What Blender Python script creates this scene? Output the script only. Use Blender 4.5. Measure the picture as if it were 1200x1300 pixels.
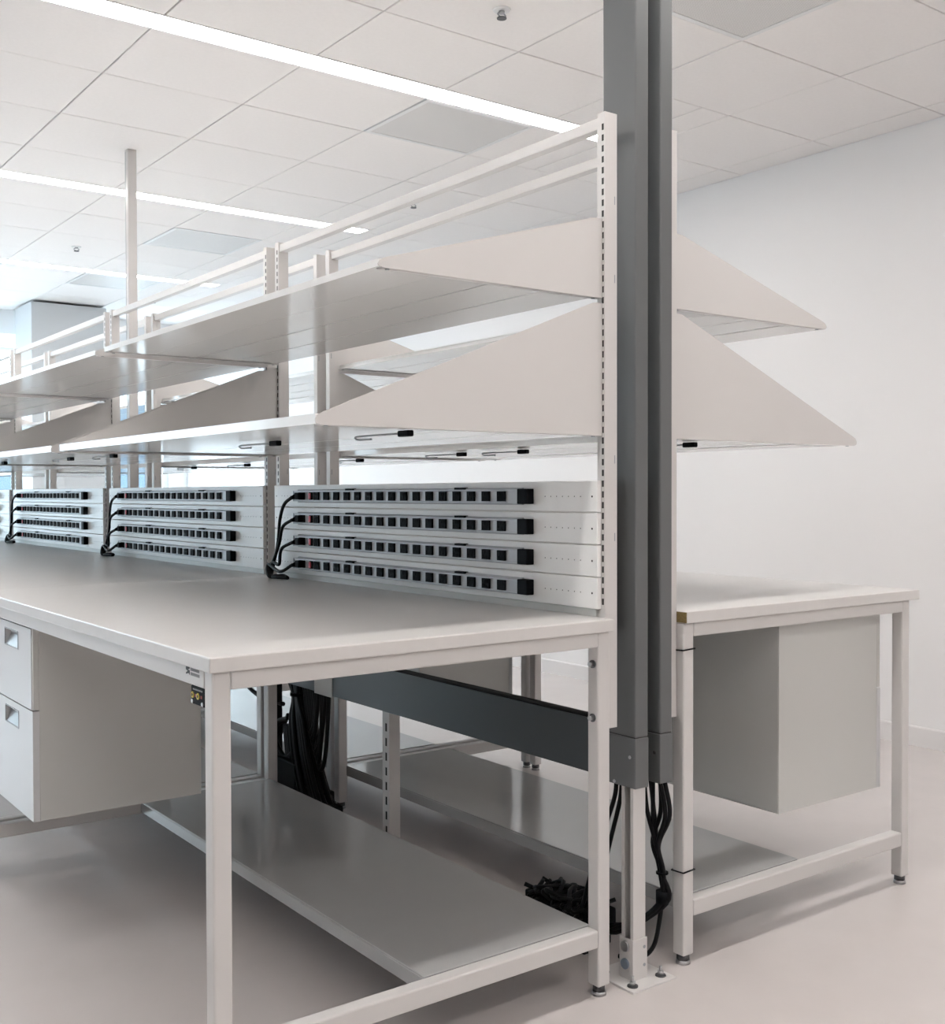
import bpy, math, random
from mathutils import Vector, Matrix

for o in list(bpy.data.objects):
    bpy.data.objects.remove(o)
random.seed(7)
SC = bpy.context.scene
COL = SC.collection

# ------------------------------------------------------------------ camera
def set_camera():
    f, yaw, pitch, roll = 1405.63, math.radians(36.6295), math.radians(-0.9818), math.radians(-0.1383)
    F = Vector((math.sin(yaw)*math.cos(pitch), math.cos(yaw)*math.cos(pitch), math.sin(pitch)))
    R = Vector((math.cos(yaw), -math.sin(yaw), 0))
    U = R.cross(F)
    R2 = R*math.cos(roll) + U*math.sin(roll)
    U2 = -R*math.sin(roll) + U*math.cos(roll)
    cd = bpy.data.cameras.new('camera')
    cd.sensor_fit = 'HORIZONTAL'
    cd.sensor_width = 36.0
    cd.lens = 36.0*f/1200.0
    cd.clip_start = 0.05
    cd.clip_end = 600
    cam = bpy.data.objects.new('camera', cd)
    COL.objects.link(cam)
    m = Matrix((R2, U2, -F)).transposed().to_4x4()
    m.translation = Vector((-1.884, -1.9331, 1.2186))
    cam.matrix_world = m
    SC.camera = cam
set_camera()

# ------------------------------------------------------------------ world: bright overcast daylight
LAMP = 24.5           # radiance of the recessed light strips
SKY = 11.0            # radiance of the daylight sky
w = bpy.data.worlds.new('daylight')
SC.world = w
w.use_nodes = True
nt = w.node_tree
nt.nodes.clear()
tc = nt.nodes.new('ShaderNodeTexCoord')
sep = nt.nodes.new('ShaderNodeSeparateXYZ')
ramp = nt.nodes.new('ShaderNodeValToRGB')
bg = nt.nodes.new('ShaderNodeBackground')
out = nt.nodes.new('ShaderNodeOutputWorld')
nt.links.new(tc.outputs['Generated'], sep.inputs[0])
nt.links.new(sep.outputs['Z'], ramp.inputs[0])
nt.links.new(ramp.outputs[0], bg.inputs[0])
nt.links.new(bg.outputs[0], out.inputs[0])
e = ramp.color_ramp.elements
e[0].position = 0.0
e[0].color = (0.45, 0.55, 0.63, 1)
e[1].position = 0.25
e[1].color = (0.80, 0.915, 1.0, 1)
bg.inputs[1].default_value = SKY

SC.view_settings.view_transform = 'Standard'
SC.view_settings.look = 'None'
SC.view_settings.gamma = 1.0
SC.view_settings.use_curve_mapping = False
SC.view_settings.exposure = 0.10

# ------------------------------------------------------------------ materials
def mat(name, col, rough=0.5, metal=0.0, spec=0.5, noise=0.0, nscale=20.0, bump=0.0, bscale=200.0, coat=0.0, rnoise=0.0):
    m = bpy.data.materials.new(name)
    m.use_nodes = True
    t = m.node_tree
    b = t.nodes['Principled BSDF']
    b.inputs['Base Color'].default_value = (*col, 1)
    b.inputs['Roughness'].default_value = rough
    b.inputs['Metallic'].default_value = metal
    b.inputs['Specular IOR Level'].default_value = spec
    if coat:
        b.inputs['Coat Weight'].default_value = coat
        b.inputs['Coat Roughness'].default_value = 0.05
    if noise or bump or rnoise:
        co = t.nodes.new('ShaderNodeTexCoord')
    if noise:
        n = t.nodes.new('ShaderNodeTexNoise')
        n.inputs['Scale'].default_value = nscale
        n.inputs['Detail'].default_value = 5
        t.links.new(co.outputs['Object'], n.inputs['Vector'])
        r = t.nodes.new('ShaderNodeValToRGB')
        r.color_ramp.elements[0].position = 0.3
        r.color_ramp.elements[1].position = 0.7
        r.color_ramp.elements[0].color = (*[c*(1-noise) for c in col], 1)
        r.color_ramp.elements[1].color = (*[min(1, c*(1+noise)) for c in col], 1)
        t.links.new(n.outputs['Fac'], r.inputs[0])
        t.links.new(r.outputs[0], b.inputs['Base Color'])
    if bump:
        n2 = t.nodes.new('ShaderNodeTexNoise')
        n2.inputs['Scale'].default_value = bscale
        t.links.new(co.outputs['Object'], n2.inputs['Vector'])
        bp = t.nodes.new('ShaderNodeBump')
        bp.inputs['Strength'].default_value = bump
        bp.inputs['Distance'].default_value = 0.002
        t.links.new(n2.outputs['Fac'], bp.inputs['Height'])
        t.links.new(bp.outputs[0], b.inputs['Normal'])
    return m

def emit(name, col, s):
    m = bpy.data.materials.new(name)
    m.use_nodes = True
    t = m.node_tree
    t.nodes.clear()
    em = t.nodes.new('ShaderNodeEmission')
    em.inputs[0].default_value = (*col, 1)
    em.inputs[1].default_value = s
    o = t.nodes.new('ShaderNodeOutputMaterial')
    t.links.new(em.outputs[0], o.inputs[0])
    return m

def glassmat():
    m = bpy.data.materials.new('window_glass')
    m.use_nodes = True
    t = m.node_tree
    t.nodes.clear()
    tr = t.nodes.new('ShaderNodeBsdfTransparent')
    tr.inputs[0].default_value = (0.93, 0.97, 0.98, 1)
    gl = t.nodes.new('ShaderNodeBsdfGlossy')
    gl.inputs['Roughness'].default_value = 0.02
    mx = t.nodes.new('ShaderNodeMixShader')
    mx.inputs[0].default_value = 0.07
    o = t.nodes.new('ShaderNodeOutputMaterial')
    t.links.new(tr.outputs[0], mx.inputs[1])
    t.links.new(gl.outputs[0], mx.inputs[2])
    t.links.new(mx.outputs[0], o.inputs[0])
    return m

def perfmat(name, base, hole, scale=170.0):
    """sheet metal with a fine punched hole pattern"""
    m = bpy.data.materials.new(name)
    m.use_nodes = True
    t = m.node_tree
    b = t.nodes['Principled BSDF']
    b.inputs['Roughness'].default_value = 0.5
    co = t.nodes.new('ShaderNodeTexCoord')
    v = t.nodes.new('ShaderNodeTexVoronoi')
    v.inputs['Scale'].default_value = scale
    v.inputs['Randomness'].default_value = 0.0
    t.links.new(co.outputs['Object'], v.inputs['Vector'])
    r = t.nodes.new('ShaderNodeValToRGB')
    r.color_ramp.interpolation = 'CONSTANT'
    r.color_ramp.elements[0].color = (*hole, 1)
    r.color_ramp.elements[1].color = (*base, 1)
    r.color_ramp.elements[1].position = 0.33
    t.links.new(v.outputs['Distance'], r.inputs[0])
    t.links.new(r.outputs[0], b.inputs['Base Color'])
    return m

M = dict(
    wall=mat('wall_paint', (0.885, 0.87, 0.865), 0.7, bump=0.05, bscale=300),
    floor=mat('resin_floor', (0.62, 0.575, 0.56), 0.24, noise=0.02, nscale=6, bump=0.01, bscale=60),
    cove=mat('cove_base', (0.80, 0.775, 0.765), 0.4),
    tile=mat('ceiling_tile', (0.91, 0.88, 0.862), 0.9, noise=0.012, nscale=60, bump=0.12, bscale=500),
    plenum=mat('ceiling_grid', (0.55, 0.54, 0.53), 0.8),
    white=mat('white_powder_coat', (0.63, 0.61, 0.597), 0.34),
    shelf=mat('white_shelf_enamel', (0.85, 0.84, 0.825), 0.13),
    panel=mat('panel_enamel', (0.88, 0.87, 0.855), 0.36),
    under=mat('shaded_white_gloss', (0.41, 0.41, 0.405), 0.10, noise=0.03, nscale=3),  # white enamel greyed, shade under the bench put into its colour
    lam=mat('white_laminate', (0.64, 0.62, 0.605), 0.33, noise=0.012, nscale=40),
    core=mat('particleboard_core', (0.22, 0.16, 0.06), 0.8, noise=0.3, nscale=300),
    grey=mat('grey_enamel', (0.120, 0.126, 0.128), 0.38),
    grey2=mat('dark_grey_enamel', (0.036, 0.044, 0.050), 0.42),
    seam=mat('seam_line', (0.05, 0.05, 0.05), 0.7),
    black=mat('black_plastic', (0.005, 0.0055, 0.007), 0.6, spec=0.08),
    rubber=mat('black_cable', (0.005, 0.005, 0.006), 0.5, spec=0.15),
    alu=mat('silver_aluminium', (0.46, 0.47, 0.49), 0.4, metal=0.15),
    darkfill=mat('hole_shade_and_screw_dark', (0.025, 0.025, 0.025), 0.8),  # near-black that paints shade into slots and holes; also dark screws
    steel=mat('zinc_steel', (0.45, 0.45, 0.46), 0.3, metal=0.9),
    darksteel=mat('dark_zinc', (0.10, 0.10, 0.105), 0.4, metal=0.6),
    blue=mat('blue_zinc_bolt', (0.28, 0.34, 0.42), 0.35, metal=0.6),
    red=mat('red_switch', (0.70, 0.10, 0.13), 0.4),
    yellow=mat('yellow_socket', (0.62, 0.50, 0.05), 0.4),
    orange=mat('dark_red_mark', (0.22, 0.03, 0.02), 0.5),
    ped=mat('light_grey_steel', (0.58, 0.58, 0.56), 0.36),
    drawer=mat('drawer_white', (0.62, 0.62, 0.63), 0.34),
    pull=mat('grey_pull', (0.32, 0.34, 0.365), 0.35),
    ink=mat('black_ink', (0.03, 0.03, 0.03), 0.6),
    greyink=mat('grey_ink', (0.30, 0.30, 0.31), 0.6),
    perf=perfmat('perforated_grey', (0.76, 0.745, 0.73), (0.45, 0.44, 0.43)),
    frame=mat('window_frame_white', (0.8, 0.8, 0.8), 0.4),
    pier=mat('pier_paint', (0.62, 0.64, 0.655), 0.6),
    glass=glassmat(),
    lamp=emit('lamp_diffuser', (1.0, 0.965, 0.935), LAMP),
    lampbody=mat('lamp_housing', (0.8, 0.8, 0.8), 0.5),
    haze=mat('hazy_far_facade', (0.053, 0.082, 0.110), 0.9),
)

# ------------------------------------------------------------------ mesh helpers
class MB:
    def __init__(s):
        s.v = []; s.f = []; s.smooth = set()
    def box(s, x0, x1, y0, y1, z0, z1):
        i = len(s.v)
        s.v += [(x0,y0,z0),(x1,y0,z0),(x1,y1,z0),(x0,y1,z0),(x0,y0,z1),(x1,y0,z1),(x1,y1,z1),(x0,y1,z1)]
        for q in ((0,3,2,1),(4,5,6,7),(0,1,5,4),(1,2,6,5),(2,3,7,6),(3,0,4,7)):
            s.f.append(tuple(i+k for k in q))
        return s
    def quad(s, a, b, c, d):
        i = len(s.v); s.v += [a,b,c,d]; s.f.append((i,i+1,i+2,i+3)); return s
    def prism(s, pts, axis, a, b):
        """extrude polygon pts (2-D) along axis from a to b; axis 0: pts=(y,z), 1: pts=(x,z), 2: pts=(x,y)"""
        def P(p, t):
            return (t,p[0],p[1]) if axis==0 else ((p[0],t,p[1]) if axis==1 else (p[0],p[1],t))
        n = len(pts); i = len(s.v)
        s.v += [P(p,a) for p in pts] + [P(p,b) for p in pts]
        s.f.append(tuple(i+k for k in range(n)))
        s.f.append(tuple(i+n+k for k in reversed(range(n))))
        for k in range(n):
            k2 = (k+1) % n
            s.f.append((i+k, i+n+k, i+n+k2, i+k2))
        return s
    def cyl(s, p0, p1, r, n=12, r1=None):
        p0 = Vector(p0); p1 = Vector(p1); d = (p1-p0).normalized()
        u = d.orthogonal().normalized(); v = d.cross(u); i = len(s.v)
        r1 = r if r1 is None else r1
        for p, rr in ((p0,r),(p1,r1)):
            for k in range(n):
                a = 2*math.pi*k/n
                s.v.append(tuple(p + u*math.cos(a)*rr + v*math.sin(a)*rr))
        s.f.append(tuple(i+k for k in reversed(range(n))))
        s.f.append(tuple(i+n+k for k in range(n)))
        for k in range(n):
            k2 = (k+1) % n
            s.smooth.add(len(s.f)); s.f.append((i+k, i+k2, i+n+k2, i+n+k))
        return s
    def tube(s, pts, r, n=8, sub=8):
        P = [Vector(p) for p in pts]
        if len(P) > 2:
            Q = []
            for k in range(len(P)-1):
                a = P[k-1] if k else P[0]*2-P[1]
                b, c = P[k], P[k+1]
                d = P[k+2] if k+2 < len(P) else P[-1]*2-P[-2]
                for j in range(sub):
                    t = j/sub
                    Q.append(0.5*((2*b)+(c-a)*t+(2*a-5*b+4*c-d)*t*t+(3*b-a-3*c+d)*t**3))
            Q.append(P[-1]); P = Q
        i = len(s.v); prev = None
        for k, p in enumerate(P):
            d = (P[min(k+1,len(P)-1)]-P[max(k-1,0)])
            d = d.normalized() if d.length > 1e-9 else Vector((0,0,1))
            u = d.orthogonal().normalized() if prev is None else (prev-d*prev.dot(d))
            if u.length < 1e-6: u = d.orthogonal()
            u.normalize(); prev = u; v = d.cross(u)
            for q in range(n):
                a = 2*math.pi*q/n
                s.v.append(tuple(p+u*math.cos(a)*r+v*math.sin(a)*r))
        for k in range(len(P)-1):
            for q in range(n):
                q2 = (q+1) % n
                s.smooth.add(len(s.f)); s.f.append((i+k*n+q, i+k*n+q2, i+(k+1)*n+q2, i+(k+1)*n+q))
        s.f.append(tuple(i+q for q in reversed(range(n))))
        s.f.append(tuple(i+(len(P)-1)*n+q for q in range(n)))
        return s
    def build(s, name, m, parent=None, origin=(0,0,0), bevel=0.0, seg=2):
        me = bpy.data.meshes.new(name)
        ox, oy, oz = origin
        me.from_pydata([(a-ox,b-oy,c-oz) for a,b,c in s.v], [], s.f)
        for k in s.smooth:
            me.polygons[k].use_smooth = True
        me.materials.append(M[m])
        me.update()
        o = bpy.data.objects.new(name, me)
        COL.objects.link(o)
        if parent is not None:
            o.parent = parent
        else:
            o.location = origin
        if bevel:
            b = o.modifiers.new('bevel', 'BEVEL')
            b.width = bevel; b.segments = seg; b.limit_method = 'ANGLE'; b.angle_limit = math.radians(50)
        return o

def box(*a):
    return MB().box(*a)

def tag(o, label=None, cat=None, group=None, kind=None):
    if label: o['label'] = label
    if cat: o['category'] = cat
    if group: o['group'] = group
    if kind: o['kind'] = kind
    return o

def thing(name, loc, label, cat, group=None):
    o = bpy.data.objects.new(name, None)
    o.empty_display_size = 0.1
    COL.objects.link(o)
    o.location = loc
    return tag(o, label, cat, group)

def copy_tree(o, parent=None):
    c = o.copy()
    COL.objects.link(c)
    c.parent = parent
    for ch in list(o.children):
        copy_tree(ch, c)
    return c

# ------------------------------------------------------------------ layout constants (metres)
P = 1.829                 # bay length
NB = 4                    # bays in each row
T = 0.914                 # worktop height
HC = 2.97                 # ceiling
XW = 2.985                # right wall
XL, YB, YF = -6.0, -6.5, 10.0
ORD = ['first', 'second', 'third', 'fourth']
ROWA, ROWB = 'the power-strip row', 'the white-wall row'
def bay_words(k):
    return 'bay at the grey poles' if k == 0 else ORD[k] + ' bay from the grey poles'

# ------------------------------------------------------------------ room shell
tag(box(XL, XW, YB, YF, -0.1, 0).build('floor', 'floor'), kind='structure')
tag(box(XW, XW+0.15, YB, YF+0.15, -0.1, HC+0.3).build('wall_right', 'wall'), kind='structure')
tag(box(XL-0.15, XW+0.15, YB-0.15, YB, -0.1, HC+0.3).build('wall_back', 'wall'), kind='structure')
# low baseboard on the right wall
cv = [(XW, 0.0), (XW-0.008, 0.0), (XW-0.007, 0.088), (XW-0.004, 0.094), (XW, 0.095)]
tag(MB().prism(cv, 1, YB, YF).build('baseboard_right', 'cove'), kind='structure')

def window_wall(name, axis, pos, spans, lo, hi, sill, head):
    """wall with openings; axis 1: wall across X at y=pos, axis 0: wall along Y at x=pos (thickness outwards)"""
    mb = MB()
    t0, t1 = (pos, pos+0.2) if axis == 1 else (pos-0.2, pos)
    def bx(a, b, z0, z1):
        if axis == 1: mb.box(a, b, t0, t1, z0, z1)
        else: mb.box(t0, t1, a, b, z0, z1)
    bx(lo, hi, -0.1, sill)
    bx(lo, hi, head, HC+0.3)
    e = lo
    for a, b in spans:
        bx(e, a, sill, head); e = b
    bx(e, hi, sill, head)
    return tag(mb.build(name, 'wall'), kind='structure')

WN = [0]
def window(axis, pos, a, b, z0, z1, n):
    WN[0] += 1
    w_ = bpy.data.objects.new('window_%d' % WN[0], None)
    COL.objects.link(w_)
    tag(w_, kind='structure')
    c = pos + (0.1 if axis == 1 else -0.1)
    def bb(a0, a1, q0, q1, t):
        return box(a0, a1, c-t, c+t, q0, q1) if axis == 1 else box(c-t, c+t, a0, a1, q0, q1)
    bb(a, b, z0, z0+0.06, 0.05).build('frame_bar', 'frame', w_)
    bb(a, b, z1-0.06, z1, 0.05).build('frame_bar', 'frame', w_)
    st = (b-a)/n
    for k in range(n+1):
        xx = a+k*st
        m0, m1 = (xx, xx+0.06) if k == 0 else ((xx-0.06, xx) if k == n else (xx-0.03, xx+0.03))
        bb(m0, m1, z0+0.06, z1-0.06, 0.05).build('mullion', 'frame', w_)
        if k < n:
            bb(xx+0.03, xx+st-0.03, z0+0.06, z1-0.06, 0.004).build('pane', 'glass', w_)

fw = [(-5.6, -3.0), (-2.7, -0.1), (0.2, 2.78)]
window_wall('wall_far', 1, YF, fw, XL-0.2, XW, 0.75, 2.72)
for a, b in fw: window(1, YF, a, b, 0.75, 2.72, 2)
lw = []
window_wall('wall_left', 0, XL, lw, YB, YF, 0.75, 2.72)
for a, b in lw: window(0, XL, a, b, 0.75, 2.72, 2)
# bulkhead over the far windows
tag(box(XL, XW, 9.15, YF, 2.74, HC).build('trim_1', 'wall', bevel=0.003), kind='structure')
# square pier in front of the far windows
pr = thing('structural_pier', (1.2225, 8.695, 0), 'square pale grey floor-to-ceiling pier in front of the far windows', 'pillar')
box(0.885, 1.56, 8.42, 8.97, 0.1, HC-0.02).build('shaft', 'pier', pr, (1.2225, 8.695, 0), 0.006)
box(0.875, 1.57, 8.41, 8.98, 0.0, 0.1).build('base_trim', 'cove', pr, (1.2225, 8.695, 0), 0.004)

# ------------------------------------------------------------------ ceiling: grid of lay-in tiles
GX0, GDX = -0.348, 0.629
GY0, GDY = 0.912, 0.598
LY = [GY0+GDY*2-0.023+4*GDY*k for k in range(-3, 3)]        # centre lines of the light strips
LX1 = 1.985
ceil = tag(box(XL, XW, YB, YF, HC+0.02, HC+0.12).build('ceiling', 'plenum'), kind='structure')
def rows_y():
    k0 = math.ceil((YB-GY0)/GDY); k1 = math.floor((YF-GY0)/GDY)
    ls = [YB] + [GY0+GDY*k for k in range(k0, k1+1)] + [YF]
    return [(a, b) for a, b in zip(ls[:-1], ls[1:]) if b-a > 0.03]
def cols_x():
    k0 = math.ceil((XL-GX0)/GDX); k1 = math.floor((XW-GX0)/GDX)
    ls = [XL] + [GX0+GDX*k for k in range(k0, k1+1)] + [XW]
    return [(a, b) for a, b in zip(ls[:-1], ls[1:]) if b-a > 0.03]
G = 0.0028
tile_mesh = {}
rest = MB()
DIFF = [(1.22, 0.6), (1.22, 2.4), (1.22, 5.4), (1.22, 7.2)]
diff_cells = []
for (ya, yb) in rows_y():
    for (xa, xb) in cols_x():
        cx = (xa+xb)/2
        cy = (ya+yb)/2
        y0, y1, x0, x1 = ya, yb, xa, xb
        pieces = [(x0, x1, y0, y1)]
        for ly in LY:                                       # strips replace a slot of ceiling
            nx = []
            for (p0, p1, q0, q1) in pieces:
                if p1 > -2.7 and p0 < LX1 and q0 < ly+0.07 and q1 > ly-0.07:
                    if p0 < -2.7: nx.append((p0, -2.7, q0, q1)); p0 = -2.7
                    if p1 > LX1: nx.append((LX1, p1, q0, q1)); p1 = LX1
                    if q0 < ly-0.07: nx.append((p0, p1, q0, ly-0.07))
                    if q1 > ly+0.07: nx.append((p0, p1, ly+0.07, q1))
                else:
                    nx.append((p0, p1, q0, q1))
            pieces = nx
        if any(abs(cx-dx) < GDX/2 and abs(cy-dy) < GDY/2 for dx, dy in DIFF):
            diff_cells.append(max(pieces, key=lambda q: q[3]-q[2])); continue
        for (p0, p1, q0, q1) in pieces:
            if p1-p0 < 0.02 or q1-q0 < 0.02: continue
            sx, sy = p1-p0-2*G, q1-q0-2*G
            seen = (p1 > -1.4 and q1 > 0.2 and q0 < 9.2)
            if not seen:
                rest.box(p0+G, p1-G, q0+G, q1-G, HC, HC+0.016)
                continue
            key = (round(sx, 3), round(sy, 3))
            if key not in tile_mesh:
                o = box(-sx/2, sx/2, -sy/2, sy/2, 0, 0.016).build('ceiling_tile', 'tile', ceil, (0,0,0), 0.002, 1)
                tile_mesh[key] = o
            else:
                o = tile_mesh[key].copy(); COL.objects.link(o); o.parent = ceil
            o.location = ((p0+p1)/2, (q0+q1)/2, HC + random.uniform(-0.0006, 0.0006))
tag(rest.build('ceiling_tiles_rest', 'tile', ceil), kind='stuff')

dlab = ['square perforated grille in the ceiling beside the white wall', 'square perforated ceiling panel touching the light strip nearest the grey poles',
        'square ceiling grille between the second and third light strips', 'square ceiling panel beyond the third light strip toward the pier']
for (p0, p1, q0, q1), lb in zip(diff_cells, dlab):
    c = ((p0+p1)/2, (q0+q1)/2, HC)
    d = thing('ceiling_diffuser', c, lb, 'ceiling vent', 'ceiling vents')
    mb = MB(); fr = 0.025
    for b_ in ((p0+G, p1-G, q0+G, q0+fr), (p0+G, p1-G, q1-fr, q1-G), (p0+G, p0+fr, q0+fr, q1-fr), (p1-fr, p1-G, q0+fr, q1-fr)):
        mb.box(*b_, HC-0.003, HC+0.012)
    mb.build('frame', 'lampbody', d, c)
    box(p0+fr, p1-fr, q0+fr, q1-fr, HC-0.001, HC+0.006).build('perforated_plate', 'perf', d, c)

# recessed linear lights
lord = ['behind the row end', 'second behind the row end', 'third behind the row end']
for k, ly in enumerate(LY):
    if k < 3: lb = 'recessed linear ceiling light, ' + ['farthest out beyond the open row ends', 'middle one beyond the open row ends', 'just outside the open row ends'][k]
    else: lb = 'long recessed linear ceiling light crossing the rows, ' + ORD[k-3] + ' one toward the far windows'
    c = ((-2.7+LX1)/2, ly, HC)
    L = thing('linear_ceiling_light', c, lb, 'ceiling light', 'linear ceiling lights')
    mb = MB()
    a, b = -2.7, LX1
    mb.box(a, b, ly-0.070, ly-0.0625, HC-0.001, HC+0.018).box(a, b, ly+0.0625, ly+0.070, HC-0.001, HC+0.018)
    mb.box(b-0.008, b, ly-0.0625, ly+0.0625, HC-0.001, HC+0.018).box(a, a+0.008, ly-0.0625, ly+0.0625, HC-0.001, HC+0.018)
    mb.build('trim_frame', 'lampbody', L, c)
    box(a+0.008, b-0.008, ly-0.0625, ly+0.0625, HC+0.004, HC+0.016).build('diffuser', 'lamp', L, c)

# sprinkler heads
slab_ = ['beside the grey poles', 'between the first and second light strips', 'before the third light strip', 'beyond the third light strip']
for (sx, sy), lb in zip(((0.617, 1.246), (1.834, 3.657), (0.565, 6.056), (1.784, 7.811)), slab_):
    S = thing('sprinkler_head', (sx, sy, HC), 'small pendent sprinkler head in the ceiling ' + lb, 'sprinkler', 'ceiling sprinklers')
    o_ = (sx, sy, HC)
    MB().cyl((sx, sy, HC-0.005), (sx, sy, HC), 0.030, 20, 0.034).build('escutcheon', 'lampbody', S, o_)
    MB().cyl((sx, sy, HC-0.014), (sx, sy, HC-0.006), 0.011, 10).build('body', 'steel', S, o_)
    mb = MB()
    mb.tube([(sx-0.010, sy, HC-0.013), (sx-0.018, sy, HC-0.02), (sx-0.003, sy, HC-0.030)], 0.003, 6, 4)
    mb.tube([(sx+0.010, sy, HC-0.013), (sx+0.018, sy, HC-0.02), (sx+0.003, sy, HC-0.030)], 0.003, 6, 4)
    mb.build('frame_arm', 'steel', S, o_)
    MB().cyl((sx, sy, HC-0.033), (sx, sy, HC-0.030), 0.018, 14).build('deflector', 'darksteel', S, o_)

# ------------------------------------------------------------------ workbenches
XA0, XA1 = -1.055, -0.02            # worktop of the power-strip row
XB0, XB1 = 0.234, 1.289             # worktop of the wall row
MIRLEG = 0.2070                     # mirror sum for the leg frames
MIR = 0.2135                        # mirror sum for uprights
MIRS = 0.2145                       # mirror sum for shelves
LW = 0.038
LXF, LXB = -1.045, -0.064           # left faces of front and back legs
TT = 0.030
TO = (-0.5355, P/2, 0)              # origin of bench A

def bench_frame(t):
    o = TO
    for x in (LXF, LXB):
        for y in (0.011, P-0.011-LW):
            lg = box(x, x+LW, y, y+LW, 0.025, T-TT).build('leg', 'white', t, o, 0.004)
            cx, cy = x+LW/2, y+LW/2
            ft = MB().cyl((cx, cy, 0.0), (cx, cy, 0.010), 0.0185, 20, 0.0175).build('foot_pad', 'steel', lg, o)
            MB().cyl((cx, cy, 0.010), (cx, cy, 0.025), 0.0165, 6).build('leveling_nut', 'darksteel', lg, o)
    x0, x1 = LXF, LXB+LW
    for y in (0.011, P-0.011-LW):
        box(x0+LW, x1-LW, y, y+LW, 0.848, T-TT).build('end_apron', 'white', t, o, 0.003)
        box(x0+LW, x1-LW, y, y+LW, 0.122, 0.165).build('end_rail', 'white', t, o, 0.004)
    box(x0, x0+LW, 0.011+LW, P-0.011-LW, 0.848, T-TT).build('front_apron', 'white', t, o, 0.003)
    box(x1-LW, x1, 0.011+LW, P-0.011-LW, 0.848, T-TT).build('back_apron', 'white', t, o, 0.003)
    # lower half-depth shelf: tray with turned-down lips
    mb = MB()
    sx0, sx1 = -0.545, LXB+0.006
    mb.box(sx0, sx1, 0.05, P-0.05, 0.162, 0.167)
    mb.box(sx0, sx0+0.004, 0.05, P-0.05, 0.128, 0.162).box(sx1-0.004, sx1, 0.05, P-0.05, 0.128, 0.162)
    mb.build('lower_shelf', 'under', t, o, 0.0015, 1)

def bolts(t, o):
    for z in (0.806, 0.676):
        b = MB().cyl((LXB-0.003, 0.030, z), (LXB, 0.030, z), 0.010, 16).build('bolt', 'darksteel', t, o)
        MB().cyl((LXB-0.012, 0.030, z), (LXB-0.003, 0.030, z), 0.0065, 6).build('bolt_head', 'steel', b, o)

la = ['white workbench with a black grounding box at its corner, ' + bay_words(0)] + \
     ['white workbench carrying power strips, ' + bay_words(k) for k in range(1, NB)]
lbq = ['white workbench with bare brown worktop core showing, beside the grey power poles'] + \
     ['white workbench in ' + ROWB + ', ' + bay_words(k) for k in range(1, NB)]
for k in range(NB):
    if k == 0:
        tA = thing('workbench', TO, la[0], 'workbench', 'workbenches in two back-to-back rows')
        bench_frame(tA); bolts(tA, TO)
        protoA = tA
        box(XA0, XA1, 0.0, P-0.0015, T-TT, T).build('worktop', 'lam', tA, TO, 0.003)
    else:
        tA = copy_tree(protoA)
        tA.location = (TO[0], TO[1]+k*P, 0)
        tag(tA, la[k])
oB = (MIRLEG-TO[0], P/2, 0)
for k in range(NB):
    if k == 0:
        tB = thing('workbench', oB, lbq[0], 'workbench', 'workbenches in two back-to-back rows')
        for ch in list(protoA.children):
            if ch.name.startswith('worktop') or ch.name.startswith('bolt'): continue
            c = copy_tree(ch, tB)
        # the children keep bench A's local layout; mirror the whole thing
        tB.scale = (-1, 1, 1)
        wt = MB().box(-(XB0-oB[0])-0.0, -(XB1-oB[0]), 0-oB[1], P-0.0015-oB[1], T-TT, T)
        wt.v = [(a, b, c) for a, b, c in wt.v]
        wto = wt.build('worktop', 'lam', tB, (0,0,0), 0.002)
        xe = -(XB0-oB[0])
        box(xe-0.001, xe+0.0015, 0.0015-oB[1], P-0.003-oB[1], T-TT+0.0015, T-0.0015).build('bare_core_edge', 'core', wto)
        protoB = tB
    else:
        tB = copy_tree(protoB)
        tB.location = (oB[0], oB[1]+k*P, 0)
        tag(tB, lbq[k])

# ------------------------------------------------------------------ slotted uprights with top rail and back panels
UX0, UX1 = -0.019, 0.021
UW = 0.027
UY = 0.035
UZ0, UZ1 = 0.642, 2.141
PZ = [1.249, 1.170, 1.091, 1.012, 0.933]
FO = (0.0, P/2, UZ0)

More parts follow.
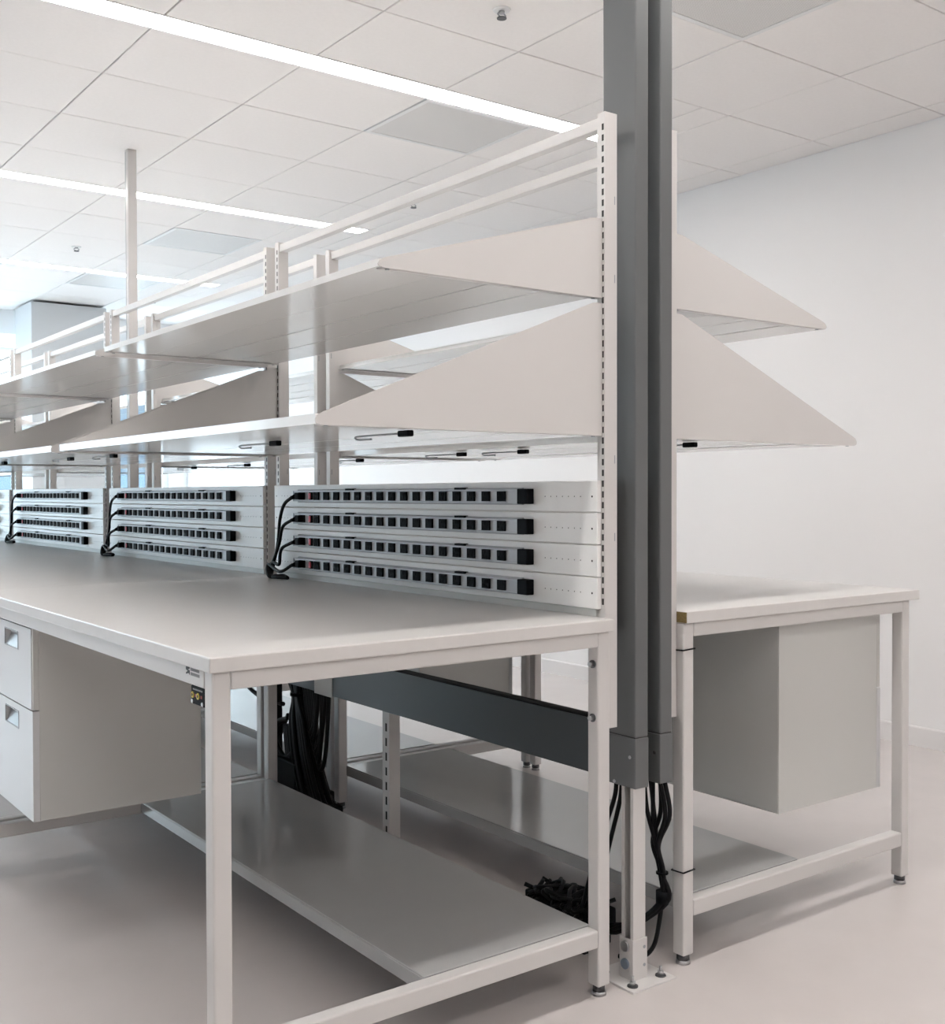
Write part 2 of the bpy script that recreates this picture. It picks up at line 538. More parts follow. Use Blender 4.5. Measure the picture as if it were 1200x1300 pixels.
def upright(parent, y0, near):
    """hollow post, slotted on its front (-X) face"""
    o = FO
    mb = MB()
    y1 = y0+UW
    s0 = y0+0.0042 if near else y0+0.0070
    s1 = s0+0.007
    X0, X1 = UX0, UX1
    mb.quad((X0,y0,UZ0),(X0,y0,UZ1),(X0,s0,UZ1),(X0,s0,UZ0))
    mb.quad((X0,s1,UZ0),(X0,s1,UZ1),(X0,y1,UZ1),(X0,y1,UZ0))
    z = UZ1-0.028; top = UZ1; pitch = 0.0262; h = 0.0155
    while z-h > UZ0+0.28:
        mb.quad((X0,s0,z),(X0,s0,top),(X0,s1,top),(X0,s1,z))
        top = z-h; z -= pitch
    mb.quad((X0,s0,UZ0),(X0,s0,top),(X0,s1,top),(X0,s1,UZ0))
    mb.quad((X0,y0,UZ0),(X1,y0,UZ0),(X1,y0,UZ1),(X0,y0,UZ1))
    mb.quad((X1,y0,UZ0),(X1,y1,UZ0),(X1,y1,UZ1),(X1,y0,UZ1))
    mb.quad((X1,y1,UZ0),(X0,y1,UZ0),(X0,y1,UZ1),(X1,y1,UZ1))
    mb.quad((X0,y0,UZ1),(X1,y0,UZ1),(X1,y1,UZ1),(X0,y1,UZ1))
    u = mb.build('upright', 'white', parent, o)
    box(X0+0.0015, X0+0.003, s0-0.002, s1+0.008, UZ0+0.26, UZ1-0.02).build('slot_shade', 'darkfill', u, o)  # dark strip stands in for the shade inside the hollow post
    # narrow keyholes on the side face
    for zz in (1.93, 1.74, 1.30, 1.11):
        box(X1-0.009, X1-0.0065, y0-0.0005, y0+0.001, zz-0.010, zz+0.010).build('side_slot', 'pull', u, o)
    return u

fa = thing('shelf_frame', FO, 'white slotted upright frame behind the power strips, ' + bay_words(0), 'shelf frame', 'upright frames standing on both rows')
upright(fa, UY, True)
upright(fa, P-UY-UW, False)
box(UX0+0.004, UX1-0.008, UY+UW, P-UY-UW, UZ1-0.036, UZ1-0.008).build('top_rail', 'white', fa, FO, 0.002)
for i in range(4):
    pn = box(-0.033, UX0, UY+0.0125, P-UY-0.0125, PZ[i+1]+0.0012, PZ[i]-0.0012).build('back_panel', 'panel', fa, FO, 0.0015, 1)
    zc = (PZ[i]+PZ[i+1])/2
    mb = MB()
    for q in range(7):
        y = 0.108+q*0.0225
        for yy in (y, P-y):
            mb.cyl((-0.0333, yy, zc), (-0.032, yy, zc), 0.0016, 6)
    for yy in (0.066, P-0.066):
        mb.cyl((-0.0335, yy, zc), (-0.032, yy, zc), 0.0026, 8)
    mb.build('mounting_holes', 'darkfill', pn, FO)
box(-0.024, -0.019, UY+UW, P-UY-UW, T+0.0005, PZ[4]).build('kick_strip', 'ped', fa, FO)
for row in (0, 1):
    for k in range(NB):
        if row == 0 and k == 0: continue
        c = copy_tree(fa)
        c.location = (FO[0] if row == 0 else MIR-FO[0], FO[1]+k*P, FO[2])
        if row == 0:
            tag(c, 'white slotted upright frame behind the power strips, ' + bay_words(k))
        else:
            c.scale = (-1, 1, 1)
            tag(c, 'white slotted upright frame of ' + ROWB + ', ' + bay_words(k))

# ------------------------------------------------------------------ cantilever shelves with triangular end panels
def shelf(depth, z, rise, lip, npl, label, level):
    o = (UX0, P/2, z)
    t = thing('cantilever_shelf', o, label, 'shelf', 'cantilever shelves on both rows')
    y0, y1 = UY+0.0095, P-UY-0.0095
    pw = (depth-0.012)/npl
    for i in range(npl):
        a = UX0-0.012-pw*i-0.0020          # inner edge (toward the upright)
        b = UX0-0.012-pw*(i+1)+0.0020      # outer edge
        last = i == npl-1
        dz = lip if last else lip-0.001
        prof = [(a+0.0018, z), (b-(0 if last else 0.0018), z), (b-(0 if last else 0.0018), z-0.004), (b, z-0.004), (b, z-dz), (a, z-dz), (a, z-0.004), (a+0.0018, z-0.004)]
        MB().prism(prof, 1, y0+0.003, y1-0.003).build('plank', 'shelf', t, o)
    for ya, sgn in ((y0, 1), (y1, -1)):
        xt = UX0-depth
        pr_ = [(UX0, z-lip), (UX0, z+rise), (UX0-0.03, z+rise-0.002)]
        pr_ += [(xt+0.018, z+0.004), (xt+0.006, z-0.002), (xt, z-0.010), (xt, z-lip+0.004), (xt+0.004, z-lip)]
        ep = MB().prism(pr_, 1, ya, ya+0.003*sgn).build('end_panel', 'white', t, o)
        box(xt+0.01, UX0, min(ya, ya+0.022*sgn), max(ya, ya+0.022*sgn), z-lip-0.002, z-lip).build('flange', 'white', ep, o)
        for xx in (UX0-0.02, xt+0.03):
            MB().cyl((xx, ya+0.012*sgn, z-lip-0.004), (xx, ya+0.012*sgn, z-lip-0.002), 0.005, 10).build('rivet', 'pull', ep, o)
    return t
LOWD, UPD = 0.788, 0.639
LOWZ, UPZ = 1.380, 1.7095
protoS = {}
for lv, (dep, z, rise, lip) in enumerate(((LOWD, LOWZ, 0.300, 0.021), (UPD, UPZ, 0.175, 0.016))):
    for row in (0, 1):
        for k in range(NB):
            lab = ('deep lower' if lv == 0 else 'shallower upper') + ' white shelf in ' + (ROWA if row == 0 else ROWB) + ', ' + bay_words(k)
            if lv not in protoS:
                protoS[lv] = shelf(dep, z, rise, lip, 4, lab, lv)
                continue
            c = copy_tree(protoS[lv])
            c.location = (UX0 if row == 0 else MIRS-UX0, P/2+k*P, z)
            if row: c.scale = (-1, 1, 1)
            tag(c, lab)

# wire hooks with black grips under the lower shelves
ORDH = ORD + ['fifth', 'sixth', 'seventh']
def hook(x, y, row, k, which):
    o = (x, y, LOWZ-0.021)
    z = LOWZ-0.0275
    lab = 'black-gripped wire hook under lower shelf of ' + (ROWA if row == 0 else ROWB) + ', ' + ORDH[which] + ' from the grey poles'
    h = thing('wire_hook', o, lab, 'hook', 'wire hooks under the lower shelves')
    MB().tube([(x, y-0.005, z), (x-0.004, y+0.17, z), (x-0.006, y+0.185, z-0.004), (x-0.004, y+0.17, z-0.008), (x-0.002, y+0.12, z-0.008)], 0.0022, 6, 5).build('wire', 'pull', h, o)
    box(x-0.008, x+0.008, y-0.045, y, z-0.008, z+0.006).build('grip', 'black', h, o, 0.003)
for n, (x, y, k) in enumerate(((-0.53, 0.16, 0), (-0.55, 0.76, 0), (-0.575, 1.96, 1), (-0.60, 2.37, 1), (-0.66, 3.10, 1), (-0.6, 3.9, 2), (-0.6, 4.5, 2))):
    hook(x, y, 0, k, n)
for n, (x, y, k) in enumerate(((0.45, 0.21, 0), (0.38, 0.86, 0), (0.36, 1.17, 0), (0.42, 1.95, 1), (0.36, 2.87, 1), (0.36, 3.5, 1))):
    hook(x, y, 1, k, n)

# ------------------------------------------------------------------ power strips with sixteen outlets
def power_strip(zc, label):
    o = (-0.033, 0.9, zc)
    t = thing('power_strip', o, label, 'power strip', 'silver power strips on the back panels')
    x0, x1 = -0.056, -0.033
    hh = 0.0185
    prof = [(x1, zc-hh-0.004), (x1, zc+hh+0.004), (x1-0.006, zc+hh+0.004), (x1-0.008, zc+hh), (x0, zc+hh), (x0, zc+hh-0.003), (x0+0.002, zc+hh-0.004),
            (x0+0.002, zc-hh+0.004), (x0, zc-hh+0.003), (x0, zc-hh), (x1-0.008, zc-hh), (x1-0.006, zc-hh-0.004)]
    MB().prism(prof, 1, 0.329, 1.585).build('housing', 'alu', t, o)
    box(x0-0.0015, x1, 0.288, 0.329, zc-hh-0.0015, zc+hh+0.0015).build('end_cap', 'black', t, o, 0.002)
    box(x0-0.0008, x1, 1.585, 1.589, zc-hh, zc+hh).build('end_plate', 'pull', t, o)
    for q in (0.600, 1.215):
        box(x1-0.016, x1, q-0.022, q+0.022, zc+hh, zc+hh+0.006).build('mounting_clip', 'black', t, o)
    # inlet socket
    box(x0-0.004, x0+0.002, 1.503, 1.543, zc-0.013, zc+0.013).build('power_inlet', 'black', t, o, 0.002)
    sw = box(x0-0.005, x0+0.002, 1.448, 1.464, zc-0.013, zc+0.013).build('switch_bezel', 'black', t, o, 0.001)
    box(x0-0.009, x0-0.005, 1.450, 1.462, zc-0.010, zc+0.010).build('red_rocker', 'red', sw, o, 0.001)
    tag(sw, 'small red rocker switch')
    base = None
    for q in range(16):
        yc = 0.395+q*0.0682
        if base is None:
            mb = MB()
            # receptacle: raised body with two blade slots and a round earth hole cut as grooves
            mb.box(x0-0.004, x0+0.002, yc-0.0165, yc+0.0165, zc-0.0135, zc+0.0135)
            for (dy, dz, w2, h2) in ((-0.009, 0.006, 0.002, 0.004), (0.003, 0.006, 0.002, 0.004), (-0.003, -0.006, 0.003, 0.003), (0.011, -0.004, 0.0015, 0.003)):
                mb.box(x0-0.0052, x0-0.004, yc+dy-w2, yc+dy+w2, zc+dz-h2, zc+dz+h2)
            base = mb.build('outlet', 'black', t, o)
        else:
            c = base.copy(); COL.objects.link(c); c.parent = t
            c.location = (0, q*0.0682, 0)
    return t
# each strip has its own black cord plugged in, gathered at the bench
def cord(i, t):
    zc = (PZ[i]+PZ[i+1])/2
    o = (-0.033, 0.9, zc)
    dx = -0.006*i
    pts = [(-0.078, 1.555, zc-0.004), (-0.078+dx, 1.615, zc-0.03)]
    if i < 3:
        pts += [(-0.07+dx, 1.665-0.008*i, zc-0.085), (-0.066+dx, 1.69+0.004*i, max(0.97, (zc+0.93)/2-0.03))]
    pts += [(-0.07+dx*0.5, 1.722+0.006*i, T+0.035+0.004*i), (-0.085-0.006*i, 1.705-0.006*i, T+0.008), (-0.10+0.01*i, 1.65, T+0.0075+0.004*(i%2)), (-0.085+0.006*i, 1.575+0.015*i, T+0.0075)]
    c = MB().tube(pts, 0.006, 8, 7).build('power_cord', 'rubber', t, o)
    box(-0.080, -0.060, 1.508, 1.536, zc-0.012, zc+0.012).build('plug', 'black', c, o, 0.003)
    MB().cyl((-0.078, 1.536, zc-0.002), (-0.077, 1.572, zc-0.008), 0.0085, 8, 0.005).build('strain_relief', 'black', c, o)
posw = ['topmost of four', 'second from top of four', 'third from top of four', 'lowest of four']
for i in range(4):
    zc = (PZ[i]+PZ[i+1])/2
    for k in range(NB):
        lab = 'silver power strip, ' + posw[i] + ', ' + bay_words(k)
        if k == 0:
            pp = power_strip(zc, lab); cord(i, pp)
        else:
            c = copy_tree(pp); c.location = (-0.033, 0.9+k*P, zc); tag(c, lab)

# ------------------------------------------------------------------ drawer pedestals
def pedestal(label):
    o = (-0.79, 1.485, 0.302)
    t = thing('drawer_pedestal', o, label, 'drawer unit', 'hanging drawer units')
    x0, x1, y0, y1, z0, z1 = -1.034, -0.54, 1.268, 1.702, 0.302, 0.847
    th = 0.004
    mb = MB()
    mb.box(x0+0.018, x1, y0, y0+th, z0, z1).box(x0+0.018, x1, y1-th, y1, z0, z1)
    mb.box(x0+0.018, x1, y0+th, y1-th, z0, z0+th).box(x0+0.018, x1, y0+th, y1-th, z1-th, z1).box(x1-th, x1, y0+th, y1-th, z0+th, z1-th)
    mb.box(x0+0.002, x0+0.018, y0, y0+0.0095, 0.6145, z1-0.002).box(x0+0.002, x0+0.018, y1-0.0095, y1, 0.6145, z1-0.002)
    mb.build('body', 'ped', t, o, 0.001, 1)
    zs = [(z0, 0.611), (0.6145, z1-0.006)]
    for n, (a, b) in enumerate(zs):
        ya, yb = y0+(0.0 if n == 0 else 0.011), y1-(0.0 if n == 0 else 0.011)
        hy0, hy1 = (ya+yb)/2-0.071, (ya+yb)/2+0.071
        hz1 = b-0.022; hz0 = hz1-0.046
        d = MB()
        d.box(x0, x0+0.018, ya, hy0, a, b).box(x0, x0+0.018, hy1, yb, a, b).box(x0, x0+0.018, hy0, hy1, a, hz0).box(x0, x0+0.018, hy0, hy1, hz1, b)
        dr = d.build('drawer', 'drawer', t, o)
        pm = MB()
        pm.box(x0+0.016, x0+0.018, hy0, hy1, hz0, hz1)
        # sloping cup floor and rim
        pm.prism([(x0+0.001, hz0), (x0+0.016, hz0), (x0+0.016, hz0+0.030)], 1, hy0+0.003, hy1-0.003)
        pm.box(x0-0.0015, x0+0.001, hy0-0.003, hy1+0.003, hz1, hz1+0.003).box(x0-0.0015, x0+0.001, hy0-0.003, hy1+0.003, hz0-0.003, hz0)
        pm.box(x0-0.0015, x0+0.001, hy0-0.003, hy0, hz0, hz1).box(x0-0.0015, x0+0.001, hy1, hy1+0.003, hz0, hz1)
        pm.build('recessed_pull', 'pull', dr, o)
    return t
pA = pedestal('light grey two-drawer unit hanging under the power-strip bench with the grounding box')
for k in range(2):
    c = copy_tree(pA)
    c.scale = (-1, 1, 1)
    c.location = (0.687+0.25-0.002, 0.065+0.217+k*P, 0.302)
    tag(c, ['light grey drawer unit seen from behind, hanging beside the grey power poles', 'light grey drawer unit under the second bench along the white wall'][k])

# ------------------------------------------------------------------ grey power poles, strut, base plate
def pole(x0, x1, label, yoff=0.0):
    y0, y1 = 0.012, 0.128
    o = ((x0+x1)/2, (y0+y1)/2, 0.485)
    t = thing('power_pole', o, label, 'power pole', 'grey power poles')
    box(x0, x1, y0, y1, 0.612, HC+0.001).build('channel', 'grey', t, o, 0.0035)
    b = box(x0-0.002, x1+0.001, y0-0.001, y1+0.002, 0.485, 0.610).build('end_box', 'grey', t, o, 0.0025)
    box(x0+0.0015, x1-0.0015, y0+0.0015, y1-0.0015, 0.609, 0.613).build('joint', 'seam', t, o)
    for yy, zz in ((0.030, 0.562), (0.085, 0.492)):
        MB().cyl((x0-0.0035, yy, zz), (x0-0.001, yy, zz), 0.0045, 8).build('screw', 'steel' if x0 < 0.1 else 'darkfill', b, o)
    return t
pL = pole(0.062, 0.106, 'tall grey power pole standing on the white bolted floor strut')
pR = pole(0.149, 0.1915, 'tall grey power pole ending above the hanging cables, against the wall-row frame')
# cover seam on the first pole
o = tuple(pL.location)
box(0.0653, 0.0665, 0.022, 0.129, 1.690, 1.692).build('cover_seam', 'seam', pL, o)

so = (0.087, 0.05, 0)
st = thing('floor_strut', so, 'white strut channel bolted to a square plate on the floor', 'support post')
box(0.017, 0.167, -0.025, 0.125, 0.0, 0.006).build('base_plate', 'white', st, so, 0.001, 1)
cp = [(0.062, 0.020), (0.104, 0.020), (0.104, 0.061), (0.062, 0.061), (0.062, 0.051), (0.0645, 0.051), (0.0645, 0.0585), (0.1015, 0.0585), (0.1015, 0.0225), (0.0645, 0.0225), (0.0645, 0.030), (0.062, 0.030)]
MB().prism(cp, 2, 0.012, 0.486).build('channel', 'white', st, so)
slv = [(0.0575, 0.0165), (0.108, 0.0165), (0.108, 0.065), (0.1045, 0.065), (0.1045, 0.0195), (0.061, 0.0195), (0.061, 0.065), (0.0575, 0.065)]
sl = MB().prism(slv, 2, 0.006, 0.108).build('boot', 'white', st, so, 0.001, 1)
for zz, mm in ((0.088, 'steel'), (0.044, 'blue')):
    b = MB().cyl((0.052, 0.042, zz), (0.0575, 0.042, zz), 0.013, 18).build('bolt', mm, sl, so)
for zz in (0.085, 0.040):
    MB().cyl((0.097, 0.0155, zz), (0.097, 0.0175, zz), 0.0042, 10).build('hole', 'pull', sl, so)
for bx_, by_ in ((0.040, 0.000), (0.140, 0.002), (0.040, 0.1), (0.140, 0.1)):
    an = MB().cyl((bx_, by_, 0.006), (bx_, by_, 0.0085), 0.0135, 18).build('washer', 'darksteel', st, so)
    MB().cyl((bx_, by_, 0.0085), (bx_, by_, 0.018), 0.0085, 6).build('nut', 'steel', an, so)
    MB().cyl((bx_, by_, 0.018), (bx_, by_, 0.031), 0.004, 8).build('stud', 'steel', an, so)

# slim white pole between the second and third bays, rising to the ceiling
wp = thing('slim_white_pole', (0.107, 2*P-0.0, 0), 'slim white pole rising to the ceiling two bays from the grey poles', 'power pole')
wo = (0.107, 2*P, 0)
box(0.084, 0.130, 2*P-0.02, 2*P+0.026, 0.006, HC+0.001).build('channel', 'white', wp, wo, 0.003)
box(0.0835, 0.0845, 2*P+0.012, 2*P+0.018, 0.1, HC-0.01).build('groove', 'pull', wp, wo)
box(0.047, 0.167, 2*P-0.06, 2*P+0.066, 0.0, 0.006).build('base_plate', 'white', wp, wo)

# ------------------------------------------------------------------ raceway beam between the rows and its support post
ro = (0.09, 0.85, 0.494)
rw = thing('raceway_beam', ro, 'dark grey cable raceway beam running between the two rows', 'cable raceway')
rp = [(0.066, 0.494), (0.118, 0.494), (0.118, 0.635), (0.115, 0.635), (0.115, 0.497), (0.069, 0.497), (0.069, 0.635), (0.066, 0.635)]
MB().prism(rp, 1, 0.134, 1.53).build('channel', 'grey2', rw, ro)
MB().tube([(0.080, 0.15, 0.632), (0.081, 0.5, 0.633), (0.079, 1.0, 0.632), (0.080, 1.52, 0.633)], 0.0105, 8, 4).build('cable', 'rubber', rw, ro)
MB().tube([(0.100, 0.15, 0.628), (0.102, 0.6, 0.629), (0.100, 1.52, 0.628)], 0.0115, 8, 4).build('cable', 'rubber', rw, ro)
eb = box(0.062, 0.121, 1.53, 1.66, 0.488, 0.64).build('end_bracket', 'ped', rw, ro, 0.002)
for yy in (1.585, 1.615):
    box(0.0612, 0.0625, yy-0.005, yy+0.005, 0.575, 0.583).box(0.0612, 0.0625, yy-0.0025, yy+0.0025, 0.562, 0.576).build('keyhole', 'darkfill', eb, ro)
box(0.066, 0.118, 1.662, 2.3, 0.494, 0.635).build('channel', 'grey2', rw, ro)

mo = (0.09, 1.18, 0)
mp = thing('slotted_strut', mo, 'white slotted strut standing on the floor under the raceway beam', 'support post')
mb = MB()
X0, X1, Y0, Y1, Z1 = 0.070, 0.112, 1.160, 1.202, 0.493
s0, s1 = Y0+0.014, Y0+0.024
mb.quad((X0,Y0,0.006),(X0,Y0,Z1),(X0,s0,Z1),(X0,s0,0.006)).quad((X0,s1,0.006),(X0,s1,Z1),(X0,Y1,Z1),(X0,Y1,0.006))
z = 0.455; top = Z1
while z > 0.06:
    mb.quad((X0,s0,z),(X0,s0,top),(X0,s1,top),(X0,s1,z)); top = z-0.027; z -= 0.049
mb.quad((X0,s0,0.006),(X0,s0,top),(X0,s1,top),(X0,s1,0.006))
mb.quad((X0,Y0,0.006),(X1,Y0,0.006),(X1,Y0,Z1),(X0,Y0,Z1)).quad((X1,Y0,0.006),(X1,Y1,0.006),(X1,Y1,Z1),(X1,Y0,Z1)).quad((X1,Y1,0.006),(X0,Y1,0.006),(X0,Y1,Z1),(X1,Y1,Z1))
pst = mb.build('channel', 'white', mp, mo)
box(X0+0.006, X0+0.008, Y0+0.004, Y1-0.004, 0.01, Z1-0.005).build('slot_shade', 'darkfill', pst, mo)  # dark strip paints the shade seen through the strut slots
box(0.05, 0.132, 1.14, 1.222, 0.0, 0.006).build('base_plate', 'white', mp, mo)

# ------------------------------------------------------------------ cables
def cable_thing(name, label, cat, runs, r=0.006, ties=()):
    o = runs[0][0]
    o = (o[0], o[1], 0)
    t = thing(name, o, label, cat)
    for pts in runs:
        MB().tube(pts, r, 7, 7).build('cable', 'rubber', t, o)
    for (c, rr, hh) in ties:
        MB().cyl((c[0], c[1], c[2]-hh/2), (c[0], c[1], c[2]+hh/2), rr, 14).build('tie', 'black', t, o)
    return t

# two cables out of the first pole
cable_thing('cable_bundle', 'pair of black cables dropping from the pole on the white strut', 'cable', [
    [(0.078, 0.095, 0.487), (0.079, 0.105, 0.44), (0.072, 0.14, 0.34), (0.075, 0.19, 0.22), (0.09, 0.25, 0.10), (0.10, 0.34, 0.03)],
    [(0.080, 0.078, 0.487), (0.080, 0.088, 0.43), (0.078, 0.118, 0.33), (0.085, 0.165, 0.20), (0.10, 0.22, 0.09), (0.115, 0.32, 0.02)]], 0.006)
# thick bundle out of the second pole, tied to the leg of the wall row bench
R = []
for i, (bx_, by_) in enumerate(((0.165, 0.085), (0.172, 0.060), (0.176, 0.040), (0.183, 0.030), (0.184, 0.045), (0.178, 0.075))):
    w1 = 0.012*math.sin(i*1.9)
    R.append([(bx_, by_, 0.487), (bx_+0.002, by_-0.01+w1, 0.40), (0.175+0.004*(i%2), 0.052+w1, 0.32), (0.185+0.004*math.cos(i*2), 0.040+0.008*math.sin(i*2.4), 0.245),
              (0.184+0.006*math.cos(i*1.3), 0.036+0.008*math.sin(i), 0.17), (0.168-0.006*i, 0.085+0.015*i, 0.125-0.012*i), (0.135, 0.17+0.02*i, 0.07), (0.13, 0.30+0.02*i, 0.02)])
R.append([(0.184, 0.038, 0.19), (0.186, 0.050, 0.12), (0.176, 0.062, 0.05), (0.155, 0.092, 0.016), (0.128, 0.14, 0.012)])
cable_thing('cable_bundle', 'thick bundle of black cables dropping from the pole against the wall-row leg', 'cable', R, 0.006, [((0.185, 0.040, 0.246), 0.016, 0.005), ((0.184, 0.038, 0.185), 0.017, 0.03)])
# ties round the inner leg
def ring(z, label):
    o = (0.245, 0.03, z)
    x0, x1, y0, y1 = 0.2310, 0.2720, 0.0095, 0.0505
    t = MB().tube([(x0, y0, z), (x1+0.001, y0, z+0.002), (x1+0.001, y1, z), (x0, y1, z-0.002), (x0, y0, z)], 0.0022, 6, 1).build('cable_tie', 'rubber', None, o)
    return tag(t, label, 'cable tie')
ring(0.815, 'black cable tie round the bench leg just below the bare brown worktop core')
ring(0.243, 'black cable tie round the lower bench leg beside the hanging cable bundle')

# heap of power bricks and cords on the floor between the rows
ho = (0.13, 0.36, 0)
hp = thing('power_brick_heap', ho, 'black power bricks and coiled cords on the floor between the rows', 'power bricks')
for (x_, y_, z_, a, b, c) in ((0.105, 0.30, 0.0, 0.06, 0.17, 0.06), (0.165, 0.33, 0.0, 0.05, 0.20, 0.05), (0.12, 0.45, 0.0, 0.07, 0.11, 0.055), (0.13, 0.31, 0.06, 0.08, 0.24, 0.055), (0.125, 0.455, 0.055, 0.07, 0.05, 0.045)):
    box(x_-a/2, x_+a/2, y_-b/2, y_+b/2, z_, z_+c).build('power_brick', 'black', hp, ho, 0.006)
for i in range(12):
    pts = []
    for q in range(6):
        pts.append((0.125+0.055*math.sin(q*2.1+i), 0.22+0.045*q+0.02*math.cos(i*1.7+q), 0.08+0.042*abs(math.sin(q*1.3+i*0.8))+0.005*(i%3)))
    MB().tube(pts, 0.006, 6, 6).build('cord', 'rubber', hp, ho)

# big hanging bundle below the second bay boundary
R = []
for i in range(34):
    a = i*0.9
    jx, jy = 0.020*math.cos(a), (0.022+0.0007*i)*math.sin(a*1.37)
    R.append([(0.092+jx*1.2, 1.86+jy*1.6, 0.80), (0.092+jx*1.3, 1.85+jy*1.6, 0.58), (0.09+jx*0.5, 1.84+jy*0.5, 0.452), (0.09+jx, 1.81+jy*1.3, 0.36),
              (0.085+jx*1.2, 1.765+jy*1.6, 0.24), (0.08+jx*1.3, 1.70+jy*1.8, 0.13), (0.075+jx*1.4, 1.62+jy*1.8, 0.05), (0.08+jx, 1.54+jy, 0.012)])
for i in range(7):                                # loose loops hanging beside it
    y = 1.70-0.012*i
    R.append([(0.088+0.004*i, y+0.05, 0.62), (0.075+0.004*i, y-0.01, 0.52), (0.08, y-0.02+0.012*(i%3), 0.40-0.02*i), (0.085, y+0.035, 0.33-0.02*i), (0.09, y+0.075, 0.43), (0.088, y+0.09, 0.58)])
for i in range(6):                                # coils on the other side
    y = 1.93+0.012*i
    R.append([(0.07+0.006*i, y-0.05, 0.36), (0.06+0.005*i, y+0.03, 0.33-0.02*i), (0.07, y+0.06, 0.26-0.015*i), (0.08, y, 0.20), (0.085, y-0.07, 0.25-0.02*i), (0.08, y-0.06, 0.33)])
R.append([(0.075, 2.10, 0.62), (0.07, 2.27, 0.52), (0.07, 2.25, 0.44), (0.075, 2.10, 0.40), (0.085, 1.95, 0.40)])
cable_thing('cable_bundle', 'big tangle of black cables hanging under the worktops at the second bay', 'cable', R, 0.0085, [((0.09, 1.84, 0.455), 0.030, 0.012)])
lo_ = (0.07, 2.0, 0)
lm = thing('cable_loom', lo_, 'flat black cable loom running vertically beside the cable tangle', 'cable')
box(0.060, 0.100, 1.985, 2.035, 0.20, 0.846).build('sleeve', 'rubber', lm, lo_, 0.006)
MB().tube([(0.08, 2.01, 0.20), (0.08, 1.97, 0.12), (0.085, 1.86, 0.06), (0.085, 1.72, 0.03)], 0.018, 8, 6).build('tail', 'rubber', lm, lo_)
b2 = (0.09, 1.75, 0)
pb = thing('power_brick_heap', b2, 'black power bricks lying under the big cable tangle', 'power bricks')
for (x_, y_, z_, a, b, c) in ((0.09, 1.62, 0.0, 0.06, 0.16, 0.05), (0.085, 1.82, 0.0, 0.06, 0.18, 0.06), (0.09, 1.72, 0.05, 0.07, 0.20, 0.075), (0.09, 1.875, 0.06, 0.075, 0.16, 0.14), (0.09, 1.97, 0.0, 0.07, 0.10, 0.19), (0.085, 1.60, 0.05, 0.06, 0.12, 0.04)):
    box(x_-a/2, x_+a/2, y_-b/2, y_+b/2, z_, z_+c).build('power_brick', 'black', pb, b2, 0.006)
# small coil on the lower shelf of the second bench
zc = 0.167
cl = []
for i in range(4):
    r_ = 0.045+0.006*i
    cl.append([(-0.12+0.01*i+0.3*r_*math.cos(a), 2.13+r_*math.cos(a), zc+0.006+r_+r_*math.sin(a)) for a in [q*math.pi/4 for q in range(9)]])
cable_thing('cable_coil', 'small coil of black cable on the lower shelf behind the drawer unit', 'cable', cl, 0.005)

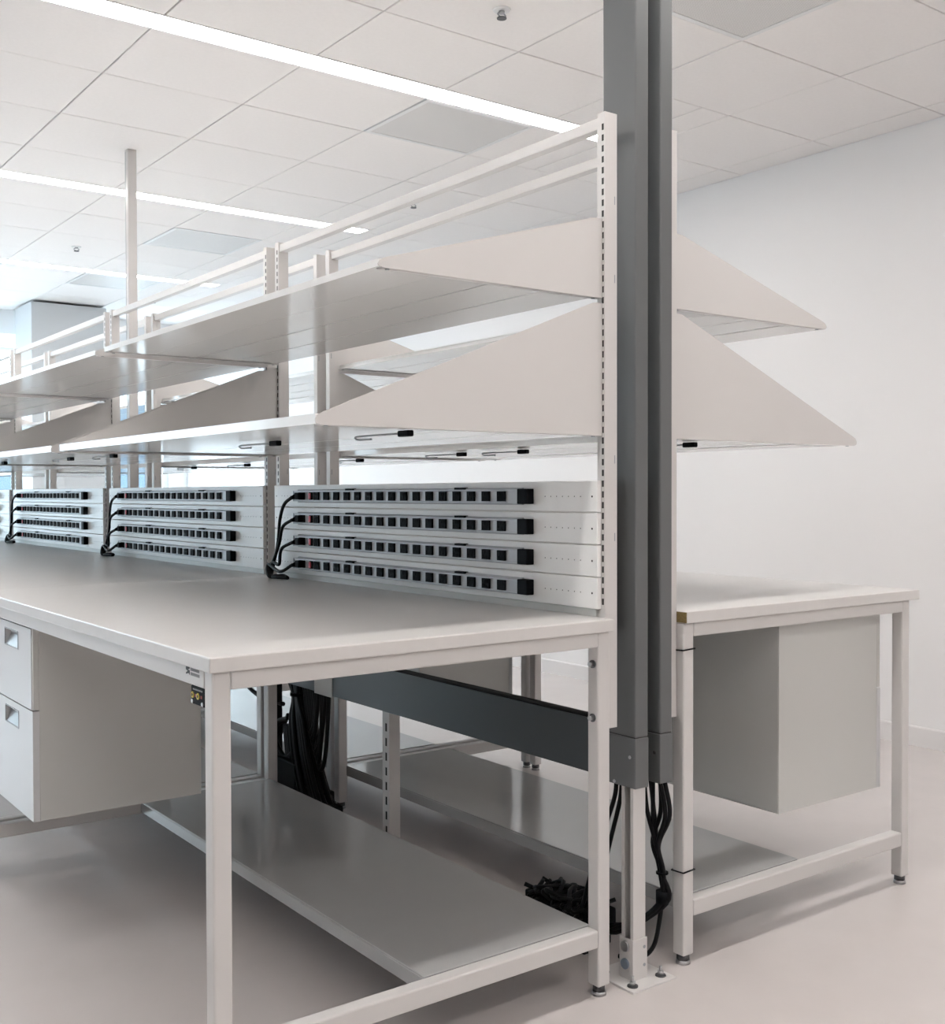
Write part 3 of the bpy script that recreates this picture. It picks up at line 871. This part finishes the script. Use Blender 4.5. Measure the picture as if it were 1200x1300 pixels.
# ------------------------------------------------------------------ grounding box and maker's label on the first bench
go = (-1.03, 0.085, 0.812)
gj = thing('grounding_box', go, 'small black grounding box with two yellow sockets under the worktop corner', 'grounding jack')
box(-1.043, -1.020, 0.0505, 0.119, 0.811, 0.8475).build('case', 'black', gj, go, 0.003)
for yy, hz in ((0.082, 0.8295), (0.108, 0.8295)):
    a = MB().cyl((-1.0446, yy, hz), (-1.043, yy, hz), 0.0062, 18).build('socket', 'yellow', gj, go)
    MB().cyl((-1.0450, yy, hz), (-1.0445, yy, hz), 0.0030, 12).build('socket_hole', 'ink', a, go)
for yy in (0.0945, 0.067):
    box(-1.0435, -1.0428, yy-0.004, yy+0.004, 0.8265, 0.8325).build('red_mark', 'orange', gj, go)
for yy in (0.062, 0.111):
    MB().cyl((-1.0445, yy, 0.8165), (-1.043, yy, 0.8165), 0.0042, 12).build('screw', 'steel', gj, go)
tx = MB()
for q in range(9):
    tx.box(-1.0434, -1.0428, 0.062+q*0.0052, 0.0655+q*0.0052, 0.8395, 0.8425)
tx.build('lettering', 'greyink', gj, go)
MB().tube([(-1.028, 0.058, 0.811), (-1.026, 0.056, 0.79), (-1.026, 0.0555, 0.74)], 0.0022, 6, 4).build('ground_wire', 'alu', gj, go)

mo_ = (-1.0452, 0.1, 0.874)
ml = thing('maker_label', mo_, 'small black printed maker label on the front apron above the grounding box', 'label')
xl = -1.0456
# angular black mark
MB().prism([(0.136, 0.8815), (0.118, 0.8815), (0.118, 0.879), (0.127, 0.8755), (0.118, 0.8755), (0.118, 0.8665), (0.1225, 0.8695), (0.136, 0.8665), (0.136, 0.869), (0.1275, 0.8735), (0.136, 0.8755), (0.136, 0.8785)], 0, xl, xl+0.0005).build('logo_mark', 'ink', ml, mo_)
tx = MB()
for q in range(8):
    tx.box(xl, xl+0.0005, 0.0715+q*0.0054, 0.0755+q*0.0054, 0.8755, 0.8815)
for q in range(10):
    tx.box(xl, xl+0.0005, 0.0705+q*0.0044, 0.0735+q*0.0044, 0.8665, 0.8725)
tx.build('lettering', 'greyink', ml, mo_)

# ------------------------------------------------------------------ hazy city beyond the windows
for (x_, y_, ww, dd, hh, lb) in ((35.0, 110, 6.0, 6, 3.3, 'low hazy blue building beyond the far window by the corner'),
                                 (39.6, 112, 1.6, 4, 4.4, 'slender hazy blue tower beyond the far window by the corner'),
                                 (26.0, 120, 12.0, 8, 4.6, 'broad hazy blue building beyond the far windows behind the white pole'),
                                 (12.0, 115, 10.0, 8, 4.8, 'low hazy blue building beyond the far windows left of the pier')):
    bo = (x_, y_, -25)
    b = thing('distant_building', bo, lb, 'building', 'hazy buildings outside')
    box(x_-ww/2, x_+ww/2, y_-dd/2, y_+dd/2, -25, hh).build('tower_block', 'haze', b, bo)
    box(x_-ww/4, x_+ww/6, y_-dd/4, y_+dd/4, hh, hh+0.5).build('roof_plant', 'haze', b, bo)
